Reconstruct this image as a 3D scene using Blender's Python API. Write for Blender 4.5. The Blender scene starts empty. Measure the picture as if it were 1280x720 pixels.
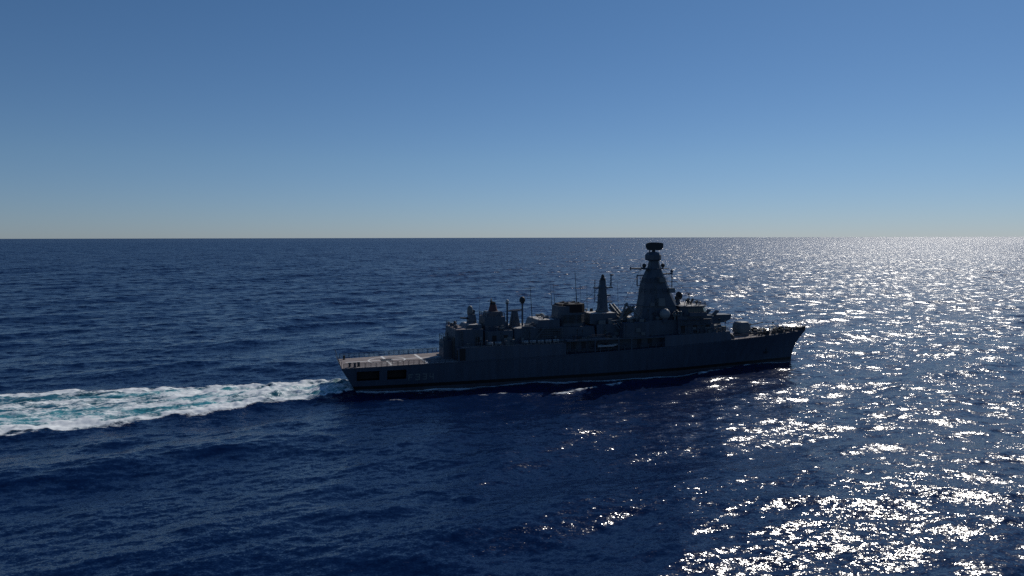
import bpy, bmesh, math, random
import numpy as np
from mathutils import Vector, Matrix

random.seed(7)
rng = np.random.default_rng(11)
scene = bpy.context.scene
COL = scene.collection
R = math.radians

# ---------------------------------------------------------------- camera
CAM_H = 32.0
cam_data = bpy.data.cameras.new("camera")
cam_data.sensor_width = 36.0
cam_data.lens = 25.99
cam_data.clip_start = 0.5
cam_data.clip_end = 200000.0
cam = bpy.data.objects.new("camera", cam_data)
COL.objects.link(cam)
cam.matrix_world = (Matrix.Translation((0, 0, CAM_H)) @ Matrix.Rotation(R(90 - 3.92), 4, 'X')
                    @ Matrix.Rotation(R(-0.11), 4, 'Z'))
scene.camera = cam

# ---------------------------------------------------------------- sky, sun, exposure
SUN_AZ, SUN_EL = R(31.5), R(39.0)          # azimuth clockwise from +Y
world = bpy.data.worlds.new("World")
scene.world = world
world.use_nodes = True
wn, wl = world.node_tree.nodes, world.node_tree.links
wn.clear()
sky = wn.new("ShaderNodeTexSky")
sky.sky_type = 'NISHITA'
sky.sun_disc = False
sky.sun_elevation = SUN_EL
sky.sun_rotation = SUN_AZ
sky.altitude = 30.0
sky.air_density = 0.8
sky.dust_density = 0.1
sky.ozone_density = 1.0
bg = wn.new("ShaderNodeBackground")
bg.inputs["Strength"].default_value = 0.094
wo = wn.new("ShaderNodeOutputWorld")
hsv = wn.new("ShaderNodeHueSaturation")
hsv.inputs["Saturation"].default_value = 1.02
tint = wn.new("ShaderNodeMix"); tint.data_type = 'RGBA'; tint.blend_type = 'MULTIPLY'
tint.inputs["Factor"].default_value = 1.0
# cooler tint low down, where the haze over the sea is blue rather than yellow
wtc = wn.new("ShaderNodeTexCoord"); wsep = wn.new("ShaderNodeSeparateXYZ")
wramp = wn.new("ShaderNodeValToRGB")
_e = wramp.color_ramp.elements
_e[0].position, _e[1].position = 0.0, 0.80
_e[0].color, _e[1].color = (0.64, 0.81, 1.22, 1), (0.50, 0.90, 1.34, 1)
for _p, _c in ((0.10, (0.71, 0.93, 1.20, 1)), (0.30, (0.68, 0.98, 1.25, 1))):
    _e.new(_p).color = _c
wl.new(wtc.outputs["Generated"], wsep.inputs[0])
wl.new(wsep.outputs[2], wramp.inputs["Fac"])
wl.new(wramp.outputs[0], tint.inputs["B"])
wl.new(sky.outputs[0], tint.inputs["A"])
wl.new(tint.outputs["Result"], hsv.inputs["Color"])
wl.new(hsv.outputs[0], bg.inputs[0])
wl.new(bg.outputs[0], wo.inputs[0])

sun_data = bpy.data.lights.new("sun", 'SUN')
sun_data.energy = 5.0
sun_data.angle = R(0.53)
sun_data.color = (1.0, 0.95, 0.87)
sun = bpy.data.objects.new("sun", sun_data)
COL.objects.link(sun)
sdir = Vector((math.sin(SUN_AZ) * math.cos(SUN_EL), math.cos(SUN_AZ) * math.cos(SUN_EL), math.sin(SUN_EL)))
sun.rotation_euler = sdir.to_track_quat('Z', 'Y').to_euler()
sun.location = sdir * 300

vs = scene.view_settings
vs.view_transform = 'Standard'
vs.look = 'None'
vs.exposure = -1.0
vs.gamma = 1.0
vs.use_curve_mapping = False
cy = scene.cycles
cy.use_denoising = False
cy.max_bounces = 5
cy.diffuse_bounces = 2
cy.glossy_bounces = 3
cy.caustics_reflective = False
cy.caustics_refractive = False
cy.sample_clamp_indirect = 4.0

# ---------------------------------------------------------------- ship's pose
SHIP_TH = R(16.9)
SHIP_O = np.array([-33.96, 156.75])
SF = np.array([math.cos(SHIP_TH), math.sin(SHIP_TH)])
SP = np.array([-math.sin(SHIP_TH), math.cos(SHIP_TH)])
#@@SHIPNUM

def sstep(a, b, x):
    t = np.clip((x - a) / (b - a), 0, 1)
    return t * t * (3 - 2 * t)

# ---------------------------------------------------------------- hull numbers shared by hull and water
WLX = np.array([0, 10, 30, 55, 75, 90, 100, 106, 110.6])
WLB = np.array([5.3, 6.1, 6.6, 6.7, 5.7, 3.5, 1.9, 0.9, 0.03])

# ---------------------------------------------------------------- sea
def value_noise(x, y, seed):
    """smooth 2-D value noise on any points"""
    r = np.random.default_rng(seed)
    tab = r.random((256, 256)).astype(np.float32)
    xi, yi = np.floor(x).astype(np.int64), np.floor(y).astype(np.int64)
    fx, fy = (x - xi).astype(np.float32), (y - yi).astype(np.float32)
    fx, fy = fx * fx * (3 - 2 * fx), fy * fy * (3 - 2 * fy)
    a, b = tab[xi & 255, yi & 255], tab[(xi + 1) & 255, yi & 255]
    c, d = tab[xi & 255, (yi + 1) & 255], tab[(xi + 1) & 255, (yi + 1) & 255]
    return (a * (1 - fx) + b * fx) * (1 - fy) + (c * (1 - fx) + d * fx) * fy

def fbm(x, y, seed, octv=4):
    s, a, t = 0, 1.0, 0
    for o in range(octv):
        s = s + a * value_noise(x * 2 ** o, y * 2 ** o, seed + o)
        t += a
        a *= 0.55
    return s / t

def sea_rows():
    rs, r = [], 34.0
    while r < 60000:
        rs.append(r)
        pix = r * r / (CAM_H * 739.0)            # ground length of one picture row there
        step = min(max(0.22, pix * 0.55), 5.0)
        if r < 260: step = min(step, 0.34)
        elif r < 6000: step = min(step, 0.34 + (r - 260) * 0.004, 5.0)
        if r > 6000: step = (r - 6000) * 0.05 + 5.0
        r += step
    return np.array(rs)

def build_sea():
    rs = sea_rows()
    NA = 1250
    az = np.linspace(R(-55), R(55), NA)
    NR = len(rs)
    drs = np.gradient(rs)
    X = (rs[:, None] * np.sin(az)[None, :])
    Y = (rs[:, None] * np.cos(az)[None, :])
    spacing = np.maximum(drs, rs * (az[1] - az[0]) * 1.0)
    Xf, Yf = X.astype(np.float32), Y.astype(np.float32)
    Z = np.zeros_like(Xf); DX = np.zeros_like(Xf); DY = np.zeros_like(Xf)
    lost = np.zeros(NR)
    N = 150
    lams = np.exp(np.linspace(math.log(1.0), math.log(48), N))
    lams *= np.exp(rng.normal(0, 0.02, N))
    gx = fbm(X / 55.0, Y / 55.0, 5, 3)            # gusts: patches of rougher and smoother water
    gust = (0.55 + 0.9 * gx).astype(np.float32)
    for lam in lams:
        k = 2 * math.pi / lam
        if lam > 14:
            mean, spread = R(-56), R(20)          # swell
            s = 0.0150
        else:
            mean, spread = R(-76), R(40)           # wind sea
            s = 0.0148
        th = rng.normal(mean, spread)
        ph = rng.random() * 6.283
        kx, ky = k * math.cos(th), k * math.sin(th)
        w = 1 - np.clip((spacing * 3.0 / lam - 0.6) / 0.6, 0, 1)
        w *= np.where(rs > 9000, 0, 1)
        lost += (1 - w * w) * s * s / 2
        n = int(np.count_nonzero(w > 0))
        if n == 0: continue
        a = s / k
        # phase in double precision, then wrapped
        p = (kx * X[:n] + ky * Y[:n] + ph) % (2 * math.pi)
        p = p.astype(np.float32)
        wa = (w[:n, None] * a).astype(np.float32) * (gust[:n] if lam < 6 else 1)
        c, sn = np.cos(p), np.sin(p)
        Z[:n] += wa * c
        q = 0.75
        DX[:n] -= wa * sn * (q * math.cos(th))
        DY[:n] -= wa * sn * (q * math.sin(th))
    # ---- the ship's own water: wake, hull foam, diverging waves
    sx = ((X - SHIP_O[0]) * SF[0] + (Y - SHIP_O[1]) * SF[1])
    sy = ((X - SHIP_O[0]) * SP[0] + (Y - SHIP_O[1]) * SP[1])
    near = rs < 420
    foam = np.zeros_like(Xf); aer = np.zeros_like(Xf)
    nn = int(np.count_nonzero(near))
    x_, y_ = sx[:nn], sy[:nn]
    s_ = -x_                                                   # metres astern
    cen = np.interp(s_, [0, 17, 36, 60, 120], [0, -0.2, -2.6, -3.2, -4])
    half = np.interp(s_, [-3, 0, 6, 17, 36, 60, 120], [4.5, 5.5, 8, 12.2, 17.6, 19.8, 21])
    wob = (fbm(x_ / 9.0, y_ / 14.0, 31, 4) - 0.5) * 2
    t = np.abs(y_ - cen) / (half + wob * 4.0)
    behind = sstep(-1.0, 1.5, s_)
    inside = behind * (1 - sstep(0.86, 1.06, t))
    edge = behind * np.exp(-((t - 0.86) / 0.16) ** 2)
    coreamt = np.exp(-np.maximum(s_ - 8, 0) / 60.0)
    streak = 0.55 * fbm(x_ / 8.0, (y_ - cen) / 2.0, 77, 5) + 0.45 * fbm(x_ / 22.0 + wob, (y_ - cen) / 3.4, 177, 4)           # streaks that run along the wake
    lace = fbm(x_ / 2.6, (y_ - cen) / 1.3, 277, 5)
    fm = inside * (0.9 * (lace - 0.5) + 0.24 + 0.42 * coreamt + 1.7 * (streak - 0.5)) + edge * (0.26 + 1.0 * (streak - 0.47) + 1.3 * (lace - 0.48))
    fm = fm + inside * 0.30 * np.exp(-((t - 0.30) / 0.18) ** 2) * (streak > 0.0)
    foam[:nn] = np.clip(fm, 0, 1)
    aer[:nn] = behind * (1 - sstep(0.55, 1.0, t)) * np.clip(0.55 + 1.5 * (fbm(x_ / 14, (y_ - cen) / 5, 90, 3) - 0.4), 0, 1)
    hb = np.interp(x_, WLX, WLB, left=-9, right=-9)
    out = np.abs(y_) - hb
    wfoam = np.interp(x_, [0, 40, 75, 100], [2.4, 1.9, 0.9, 0.5])
    hullf = np.where((x_ > 0) & (x_ < 111), np.exp(-(np.maximum(out - 0.3, 0) / wfoam) ** 2), 0)
    lap = fbm(x_ / 5.0, y_ / 2.0, 41, 4)
    foam[:nn] = np.maximum(foam[:nn], hullf * (0.78 + 0.9 * (lap - 0.5)) * (hb > 0))
    # the wave that the bow throws off, breaking in places, with sun glints painted as foam patches
    off = np.interp(x_, [0, 25, 38, 48, 58, 70, 85, 104], [9.5, 10.8, 11.2, 8.8, 6.8, 4.2, 1.6, 0.4])
    off = off + (fbm(x_ / 8.0, y_ * 0, 141, 3) - 0.5) * 2.4
    on = sstep(-4, 8, x_) * (1 - sstep(98, 106, x_)) * (hb > 0)
    lift = 0
    for xc, xw, amp in ((5, 4, .7), (28, 5, .8), (43, 5.5, 1.0), (56, 5.5, 1.3), (68, 4, .6), (81, 5, 1.0), (95, 6, .8)):
        lift = lift + amp * np.exp(-((x_ - xc) / xw) ** 2)
    g = np.exp(-((out - off) / 1.5) ** 2) * on
    Z[:nn] += (g * (0.22 + 0.38 * lift)).astype(np.float32)
    f2 = np.exp(-((out - off) / 1.0) ** 2) * on * np.clip(lift, 0, 1)  # breaking foam, doubling as painted glitter where the sun catches the crest
    foam[:nn] = np.maximum(foam[:nn], f2 * np.clip(0.62 + (fbm(x_ / 2.2, y_ / 1.2, 55, 4) - 0.5) * 2.0, 0, 0.85))
    # turbulence in the wake
    bump = (fbm(x_ / 2.6, y_ / 1.8, 61, 4) - 0.5)
    Z[:nn] += (inside * bump * 1.3 * (0.4 + coreamt) + edge * 0.25).astype(np.float32)
    # a few small whitecaps
    Z -= 0.05
    co = np.empty((NR * NA, 3), np.float32)
    co[:, 0] = (X + DX).ravel(); co[:, 1] = (Y + DY).ravel(); co[:, 2] = Z.ravel()
    idx = np.arange(NR * NA).reshape(NR, NA)
    quads = np.stack([idx[:-1, :-1], idx[:-1, 1:], idx[1:, 1:], idx[1:, :-1]], -1).reshape(-1, 4)
    fq = foam.ravel()
    wk = np.zeros((NR, NA), bool)
    wk[:nn] = (s_ > -2.5) & (t < 1.25) & (s_ < 140)
    wq = wk.ravel()[quads].all(1)
    lostv = np.repeat(np.sqrt(lost)[:, None], NA, 1).astype(np.float32).ravel()
    attrs = {"foam": fq, "aerated": aer.ravel(), "lost_slope": lostv}
    def mk(name, sel, mat):
        q = quads[sel]
        used, inv = np.unique(q, return_inverse=True)
        inv = inv.reshape(-1, 4)
        me = bpy.data.meshes.new(name)
        me.vertices.add(len(used)); me.vertices.foreach_set("co", co[used].ravel())
        nf = len(inv)
        me.loops.add(nf * 4); me.loops.foreach_set("vertex_index", inv.astype(np.int32).ravel())
        me.polygons.add(nf)
        me.polygons.foreach_set("loop_start", np.arange(0, nf * 4, 4, dtype=np.int32))
        me.polygons.foreach_set("use_smooth", np.ones(nf, bool))
        for an, av in attrs.items():
            at = me.attributes.new(an, 'FLOAT', 'POINT')
            at.data.foreach_set("value", np.ascontiguousarray(av[used]))
        me.update(calc_edges=True)
        me.materials.append(mat)
        o = bpy.data.objects.new(name, me)
        COL.objects.link(o)
        return o
    mat = water_material()
    sea = mk("sea", ~wq, mat)
    sea["kind"] = 'structure'
    wake = mk("wake", wq, mat)
    wake["kind"] = 'stuff'
    wake["label"] = "white and turquoise foaming wake trailing behind the warship's stern"
    wake["category"] = "wake"
    print("sea rows", NR, "verts", NR * NA)

def nd(nt, typ, **kw):
    n = nt.nodes.new(typ)
    for k, v in kw.items():
        if k.startswith("i_"):
            key = k[2:]
            key = int(key) if key.isdigit() else key
            n.inputs[key].default_value = v
        else:
            setattr(n, k, v)
    return n

def water_material():
    m = bpy.data.materials.new("sea_water")
    m.use_nodes = True
    nt = m.node_tree
    nt.nodes.clear()
    L = nt.links.new
    def math_(op, a, b=None, clamp=False):
        n = nd(nt, "ShaderNodeMath", operation=op); n.use_clamp = clamp
        for i, v in enumerate((a, b)):
            if v is None: continue
            if isinstance(v, (int, float)): n.inputs[i].default_value = v
            else: L(v, n.inputs[i])
        return n.outputs[0]
    geo = nd(nt, "ShaderNodeNewGeometry")
    pos = geo.outputs["Position"]
    foam = nd(nt, "ShaderNodeAttribute", attribute_name="foam").outputs["Fac"]
    aer = nd(nt, "ShaderNodeAttribute", attribute_name="aerated").outputs["Fac"]
    lost = nd(nt, "ShaderNodeAttribute", attribute_name="lost_slope").outputs["Fac"]
    mp = nd(nt, "ShaderNodeMapping")
    mp.inputs["Rotation"].default_value = (0, 0, R(-12))
    mp.inputs["Scale"].default_value = (0.62, 1.0, 1.0)
    L(pos, mp.inputs["Vector"])
    def slope(scale, detail, amp):
        t = nd(nt, "ShaderNodeTexNoise", i_Scale=scale, i_Detail=detail, i_Roughness=0.6)
        L(mp.outputs[0], t.inputs["Vector"])
        s = nd(nt, "ShaderNodeVectorMath", operation='SUBTRACT'); L(t.outputs["Color"], s.inputs[0]); s.inputs[1].default_value = (.5, .5, .5)
        v = nd(nt, "ShaderNodeVectorMath", operation='SCALE'); L(s.outputs[0], v.inputs[0])
        if isinstance(amp, float): v.inputs["Scale"].default_value = amp
        else: L(amp, v.inputs["Scale"])
        return v.outputs[0]
    def add(a, b):
        n = nd(nt, "ShaderNodeVectorMath", operation='ADD'); L(a, n.inputs[0]); L(b, n.inputs[1]); return n.outputs[0]
    # wind ripples come in patches
    pt = nd(nt, "ShaderNodeTexNoise", i_Scale=0.05, i_Detail=3.0); L(pos, pt.inputs["Vector"])
    rip = math_('MULTIPLY_ADD', pt.outputs["Fac"], 1.1); nt.nodes[-1].inputs[2].default_value = 0.35
    fine = slope(1.9, 2.0, math_('MULTIPLY', rip, WATER_FINE))
    micro = slope(7.0, 1.0, math_('MULTIPLY', rip, WATER_MICRO))
    far = slope(0.35, 2.0, math_('MULTIPLY', lost, 16.5))
    tot = add(add(fine, micro), far)
    flat = nd(nt, "ShaderNodeVectorMath", operation='MULTIPLY'); L(tot, flat.inputs[0]); flat.inputs[1].default_value = (1, 1, 0)
    nrm = nd(nt, "ShaderNodeVectorMath", operation='NORMALIZE'); L(add(geo.outputs["Normal"], flat.outputs[0]), nrm.inputs[0])
    # body colour of the water
    colr = nd(nt, "ShaderNodeMix", data_type='RGBA')
    colr.inputs["A"].default_value = (0.0016, 0.0118, 0.052, 1)
    colr.inputs["B"].default_value = (0.05, 0.28, 0.32, 1)
    L(aer, colr.inputs["Factor"])
    w = nd(nt, "ShaderNodeBsdfPrincipled")
    L(math_('ADD', math_('MULTIPLY', lost, 1.5), 0.125), w.inputs["Roughness"])
    w.inputs["IOR"].default_value = 1.333
    w.inputs["Specular IOR Level"].default_value = 0.38
    L(colr.outputs["Result"], w.inputs["Base Color"])
    L(nrm.outputs[0], w.inputs["Normal"])
    # foam: lacy breakup
    fn = nd(nt, "ShaderNodeTexNoise", i_Scale=1.7, i_Detail=9.0, i_Roughness=0.75, i_Distortion=0.8)
    mf = nd(nt, "ShaderNodeMapping"); mf.inputs["Rotation"].default_value = (0, 0, -SHIP_TH); mf.inputs["Scale"].default_value = (0.45, 1.0, 1)
    L(pos, mf.inputs["Vector"]); L(mf.outputs[0], fn.inputs["Vector"])
    f1 = math_('ADD', foam, math_('MULTIPLY', math_('SUBTRACT', fn.outputs["Fac"], 0.5), 2.0))
    mr = nd(nt, "ShaderNodeMapRange", interpolation_type='SMOOTHSTEP')
    mr.inputs["From Min"].default_value = 0.34; mr.inputs["From Max"].default_value = 0.86
    L(f1, mr.inputs["Value"])
    ff = math_('MULTIPLY', mr.outputs[0], math_('MULTIPLY', foam, 8.0, True), True)
    fb = nd(nt, "ShaderNodeBsdfDiffuse"); fb.inputs["Color"].default_value = (0.86, 0.89, 0.88, 1)
    fc = nd(nt, "ShaderNodeMix", data_type='RGBA')       # thin foam over bubbly water is tinted
    fc.inputs["A"].default_value = (0.86, 0.89, 0.88, 1); fc.inputs["B"].default_value = (0.52, 0.80, 0.80, 1)
    L(math_('MULTIPLY', aer, math_('SUBTRACT', 1.0, mr.outputs[0])), fc.inputs["Factor"])
    L(fc.outputs["Result"], fb.inputs["Color"])
    mix = nd(nt, "ShaderNodeMixShader")
    L(ff, mix.inputs[0]); L(w.outputs[0], mix.inputs[1]); L(fb.outputs[0], mix.inputs[2])
    out = nd(nt, "ShaderNodeOutputMaterial")
    L(mix.outputs[0], out.inputs[0])
    return m

WATER_FINE, WATER_MICRO = 0.72, 0.62
build_sea()
#@@SHIP
# ================================================================ the warship
# local axes: x forward from the transom at the waterline, y to port, z up from the waterline
def paint(name, col, rough=0.55, var=0.12, streak=True, spec=0.35):
    m = bpy.data.materials.new(name)
    m.use_nodes = True
    nt = m.node_tree
    b = nt.nodes["Principled BSDF"]
    tc = nt.nodes.new("ShaderNodeTexCoord")
    mp = nt.nodes.new("ShaderNodeMapping")
    mp.inputs["Scale"].default_value = (0.9, 0.9, 0.12) if streak else (0.5, 0.5, 0.5)
    n1 = nd(nt, "ShaderNodeTexNoise", i_Scale=1.0, i_Detail=6.0, i_Roughness=0.65)
    nt.links.new(tc.outputs["Object"], mp.inputs["Vector"])
    nt.links.new(mp.outputs[0], n1.inputs["Vector"])
    r = nt.nodes.new("ShaderNodeValToRGB")
    e = r.color_ramp.elements
    e[0].position, e[1].position = 0.3, 0.72
    e[0].color = tuple(c * (1 - var * 1.3) for c in col) + (1,)
    e[1].color = tuple(min(1, c * (1 + var)) for c in col) + (1,)
    nt.links.new(n1.outputs["Fac"], r.inputs["Fac"])
    nt.links.new(r.outputs["Color"], b.inputs["Base Color"])
    b.inputs["Roughness"].default_value = rough
    b.inputs["Specular IOR Level"].default_value = spec
    return m

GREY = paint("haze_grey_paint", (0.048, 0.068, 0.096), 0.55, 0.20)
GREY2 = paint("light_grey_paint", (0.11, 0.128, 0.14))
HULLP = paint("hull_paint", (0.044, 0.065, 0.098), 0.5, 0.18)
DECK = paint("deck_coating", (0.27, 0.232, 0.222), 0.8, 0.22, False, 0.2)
DARK = paint("dark_grey_paint", (0.022, 0.028, 0.034), 0.6)
BLACK = paint("black_paint", (0.012, 0.012, 0.014), 0.6)
CAP = paint("sooty_red_black_paint", (0.012, 0.007, 0.008), 0.7)
BOOT = paint("boot_black", (0.010, 0.011, 0.012), 0.45)
RED = paint("antifouling_red", (0.045, 0.048, 0.062), 0.6)
ROOF_SUN = paint("roof_sun_tone", (0.55, 0.52, 0.48), 0.75, 0.2, False, 0.2)  # pale so that the sunlit brightness of roof tops sits in the colour
WHITE = paint("white_deck_paint", (0.76, 0.74, 0.70), 0.75, 0.15, False)
NUMP = paint("pennant_paint", (0.135, 0.155, 0.165), 0.6)
DOME = paint("radome_white", (0.30, 0.32, 0.33), 0.4, 0.05)
SATC = paint("dome_grey", (0.17, 0.19, 0.205), 0.5, 0.05)
MAROON = paint("maroon_drab", (0.09, 0.035, 0.035), 0.6)
ORANGE = paint("faded_orange_canvas", (0.35, 0.13, 0.05), 0.8)
GLASS = bpy.data.materials.new("bridge_glass"); GLASS.use_nodes = True
_g = GLASS.node_tree.nodes["Principled BSDF"]
_n = nd(GLASS.node_tree, "ShaderNodeTexNoise", i_Scale=0.6)
_r = GLASS.node_tree.nodes.new("ShaderNodeMapRange")
_r.inputs["To Min"].default_value = 0.04; _r.inputs["To Max"].default_value = 0.12
GLASS.node_tree.links.new(_n.outputs["Fac"], _r.inputs["Value"])
GLASS.node_tree.links.new(_r.outputs[0], _g.inputs["Roughness"])
_g.inputs["Base Color"].default_value = (0.01, 0.014, 0.018, 1)

ship = bpy.data.objects.new("warship", None)
COL.objects.link(ship)
ship.location = (SHIP_O[0], SHIP_O[1], 0)
ship.rotation_euler = (0, 0, SHIP_TH)
ship["label"] = "dark grey naval frigate F334 with radar mast and helicopter deck steaming right"
ship["category"] = "warship"

def part(name, bm, mat, parent=None, smooth=False, bevel=0.0):
    me = bpy.data.meshes.new(name)
    bmesh.ops.recalc_face_normals(bm, faces=bm.faces)
    bm.to_mesh(me); bm.free()
    me.materials.append(mat)
    if smooth:
        me.polygons.foreach_set("use_smooth", [True] * len(me.polygons))
    o = bpy.data.objects.new(name, me)
    COL.objects.link(o)
    o.parent = ship if parent is None else parent
    if bevel:
        b = o.modifiers.new("bevel", 'BEVEL'); b.width = bevel; b.segments = 2; b.limit_method = 'ANGLE'
    return o

def parts(name, bm, mat, parent=None, **kw):
    """one object for every separate piece in bm"""
    left = set(bm.verts)
    out = []
    while left:
        st = [left.pop()]; isl = set(st)
        while st:
            v = st.pop()
            for e in v.link_edges:
                w = e.other_vert(v)
                if w in left: left.discard(w); isl.add(w); st.append(w)
        b2 = bmesh.new(); mp = {v: b2.verts.new(v.co) for v in bm.verts if v in isl}
        for f in bm.faces:
            if f.verts[0] in isl: b2.faces.new([mp[v] for v in f.verts])
        out.append(part(name, b2, mat, parent, **kw))
    bm.free()
    return out

def BM(): return bmesh.new()

def loft(bm, loops, cap0=True, cap1=True):
    vv = [[bm.verts.new(p) for p in lp] for lp in loops]
    n = len(vv[0])
    for a, b in zip(vv, vv[1:]):
        for i in range(n):
            bm.faces.new((a[i], a[(i + 1) % n], b[(i + 1) % n], b[i]))
    if cap0: bm.faces.new(vv[0][::-1])
    if cap1: bm.faces.new(vv[-1])

def box(bm, x0, x1, y0, y1, z0, z1, ix0=0, ix1=0, iy=0):
    """box whose top is drawn in by ix0 (aft), ix1 (forward) and iy (both sides)"""
    loft(bm, [[(x0, y0, z0), (x1, y0, z0), (x1, y1, z0), (x0, y1, z0)],
              [(x0 + ix0, y0 + iy, z1), (x1 - ix1, y0 + iy, z1), (x1 - ix1, y1 - iy, z1), (x0 + ix0, y1 - iy, z1)]])

def rect8(x0, x1, hy, z, c, cy=0.0):
    return [(x0 + c, cy - hy, z), (x1 - c, cy - hy, z), (x1, cy - hy + c, z), (x1, cy + hy - c, z),
            (x1 - c, cy + hy, z), (x0 + c, cy + hy, z), (x0, cy + hy - c, z), (x0, cy - hy + c, z)]

def tube(bm, p0, p1, r0, r1=None, n=8):
    r1 = r0 if r1 is None else r1
    p0, p1 = Vector(p0), Vector(p1)
    q = (p1 - p0).to_track_quat('Z', 'Y')
    loops = []
    for p, r in ((p0, r0), (p1, r1)):
        loops.append([tuple(p + q @ Vector((r * math.cos(6.28318 * i / n), r * math.sin(6.28318 * i / n), 0))) for i in range(n)])
    loft(bm, loops)

def lathe(bm, c, prof, n=20, sx=1.0, sy=1.0):
    """prof: (radius, z) list"""
    loft(bm, [[(c[0] + sx * r * math.cos(6.28318 * i / n), c[1] + sy * r * math.sin(6.28318 * i / n), c[2] + z) for i in range(n)] for r, z in prof])

def ball(bm, c, r, n=16, sz=1.0):
    lathe(bm, c, [(r * math.sin(math.pi * (j + 0.04) / 8.08), -r * sz * math.cos(math.pi * (j + 0.04) / 8.08)) for j in range(9)], n)

# ---------------------------------------------------------------- hull form
DX_ = [-3, 5, 20, 60, 75, 85, 95, 105, 111, 114.9]
DB_ = [6.5, 6.9, 7.1, 7.15, 6.95, 6.3, 5.0, 2.95, 1.35, 0.07]
ZX_ = [-3, 20, 46, 70, 89, 100, 114.9]
ZD_ = [5.2, 5.5, 5.9, 6.5, 7.2, 7.5, 8.0]
def bd(x): return float(np.interp(x, DX_, DB_))
def zd(x): return float(np.interp(x, ZX_, ZD_))
def hull_pt(u, v):
    xw, xd = 110.6 * u, -3 + 117.9 * u
    bw = float(np.interp(xw, WLX, WLB))
    s = float(sstep(0.6, 0.95, u))
    z = v * zd(xd)
    if v < 0:
        return xw, bw * (1 + 0.2 * v), z
    p = 0.75 + 1.0 * s
    x = xw + (xd - xw) * (v ** (1 + 1.1 * s))
    return x, bw + (bd(xd) - bw) * v ** p, z
def side_y(x, z):
    """half-breadth of the hull side at x, z"""
    u = min(max(x / 112.0, 0), 1)
    for _ in range(12):
        v = z / zd(-3 + 117.9 * u)
        xx, b, _z = hull_pt(u, v)
        u = min(max(u + (x - xx) / 114.0, 0), 1)
    return b

US = list(np.linspace(0, 0.8, 33)) + list(np.linspace(0.815, 1, 22))
VS = [-0.35, -0.12, 0, 0.06, 0.12, 0.18, 0.26, 0.36, 0.48, 0.6, 0.72, 0.84, 0.93, 1.0]
bm = BM()
loops = []
for u in US:
    L_ = [hull_pt(u, v) for v in VS]
    loops.append([(x, -b, z) for x, b, z in L_] + [(x, b, z) for x, b, z in reversed(L_)])
loft(bm, loops)
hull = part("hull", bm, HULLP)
# mooring openings cut into the stern and the transom
bm = BM()
for x0, x1 in ((0.1, 4.7), (6.3, 10.3)):
    for s in (-1, 1):
        box(bm, x0, x1, min(s * 4.2, s * 9), max(s * 4.2, s * 9), 2.45, 4.45)
for yc in (-3.9, 0, 3.9):
    lp = lambda x: [(x, yc - 1.25, 2.6), (x, yc - 0.75, 2.1), (x, yc + 0.75, 2.1), (x, yc + 1.25, 2.6), (x, yc + 1.25, 3.9), (x, yc + 0.9, 4.3), (x, yc - 0.9, 4.3), (x, yc - 1.25, 3.9)]
    loft(bm, [lp(-5), lp(0.06)])
cut = part("cutter", bm, BLACK)
cut.parent = hull.parent
md = hull.modifiers.new("openings", 'BOOLEAN'); md.operation = 'DIFFERENCE'; md.object = cut; md.solver = 'EXACT'
bpy.context.view_layer.update()
dg = bpy.context.evaluated_depsgraph_get()
newme = bpy.data.meshes.new_from_object(hull.evaluated_get(dg))
hull.modifiers.clear()
hull.data = newme
bpy.data.objects.remove(cut)
hull.data.materials.clear()
hull.data.materials.append(HULLP)
hull.data.materials.append(BLACK)
for p in hull.data.polygons:
    c = p.center
    inner = (-1.2 < c.x < 10.5 and 2.0 < c.z < 4.5 and abs(c.y) < side_y(c.x, c.z) - 0.15 and c.x > -3 * c.z / zd(-3) + 0.2)
    p.material_index = 1 if inner else 0

def hull_band(name, z0, z1, mat, off, xa=0.0, xb=1.0):
    bm = BM()
    for s in (-1, 1):
        rows = []
        for u in US:
            if not (xa <= u <= xb): continue
            col = []
            for z in (z0, (z0 + z1) / 2, z1):
                x, b, _z = hull_pt(u, z / zd(-3 + 117.9 * u))
                col.append(bm.verts.new((x, s * (b + off), z)))
            rows.append(col)
        for a, b in zip(rows, rows[1:]):
            for i in range(2):
                bm.faces.new((a[i], b[i], b[i + 1], a[i + 1]))
    return part(name, bm, mat, hull)
hull_band("boot_stripe", 0.55, 1.25, BOOT, 0.012)
hull_band("waterline_paint", -0.6, 0.54, RED, 0.010)
bm = BM()                                             # rubbing strake along the deck edge
for s in (-1, 1):
    pts = [(hull_pt(u, 0.965)) for u in US[:46]]
    for a, b in zip(pts, pts[1:]):
        tube(bm, (a[0], s * (a[1] + 0.02), a[2]), (b[0], s * (b[1] + 0.02), b[2]), 0.06, n=5)
parts("rubbing_strake", bm, HULLP, hull)

# pennant number on both sides
GLY = {'F': [(0, 0, .22, 1), (.22, .8, 1, 1), (.22, .42, .8, .6)],
       '3': [(0, .82, 1, 1), (0, 0, 1, .18), (.78, .18, 1, .82), (.25, .42, .78, .58)],
       '4': [(.68, 0, .9, 1), (0, .30, .68, .48), (0, .48, .2, 1)]}
def pennant(side):
    x = 9.95 + 0.75
    for i, ch in enumerate("F334"):
        bm = BM()
        for (a, b, c, d) in GLY[ch]:
            w, h, z0 = 0.95, 1.35, 2.05
            X0, X1 = (x + a * w, x + c * w) if side < 0 else (x + 4.6 - (a * w) - (0) , x + 4.6 - c * w)
            qs = []
            for (px, pz) in ((X0, z0 + b * h), (X1, z0 + b * h), (X1, z0 + d * h), (X0, z0 + d * h)):
                qs.append(bm.verts.new((px, side * (side_y(px, pz) + 0.015), pz)))
            bm.faces.new(qs)
        part("pennant_letter" if ch == "F" else "pennant_digit", bm, NUMP, hull)
        x += 1.5 if side < 0 else -1.5
pennant(-1)
pennant(1)

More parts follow.
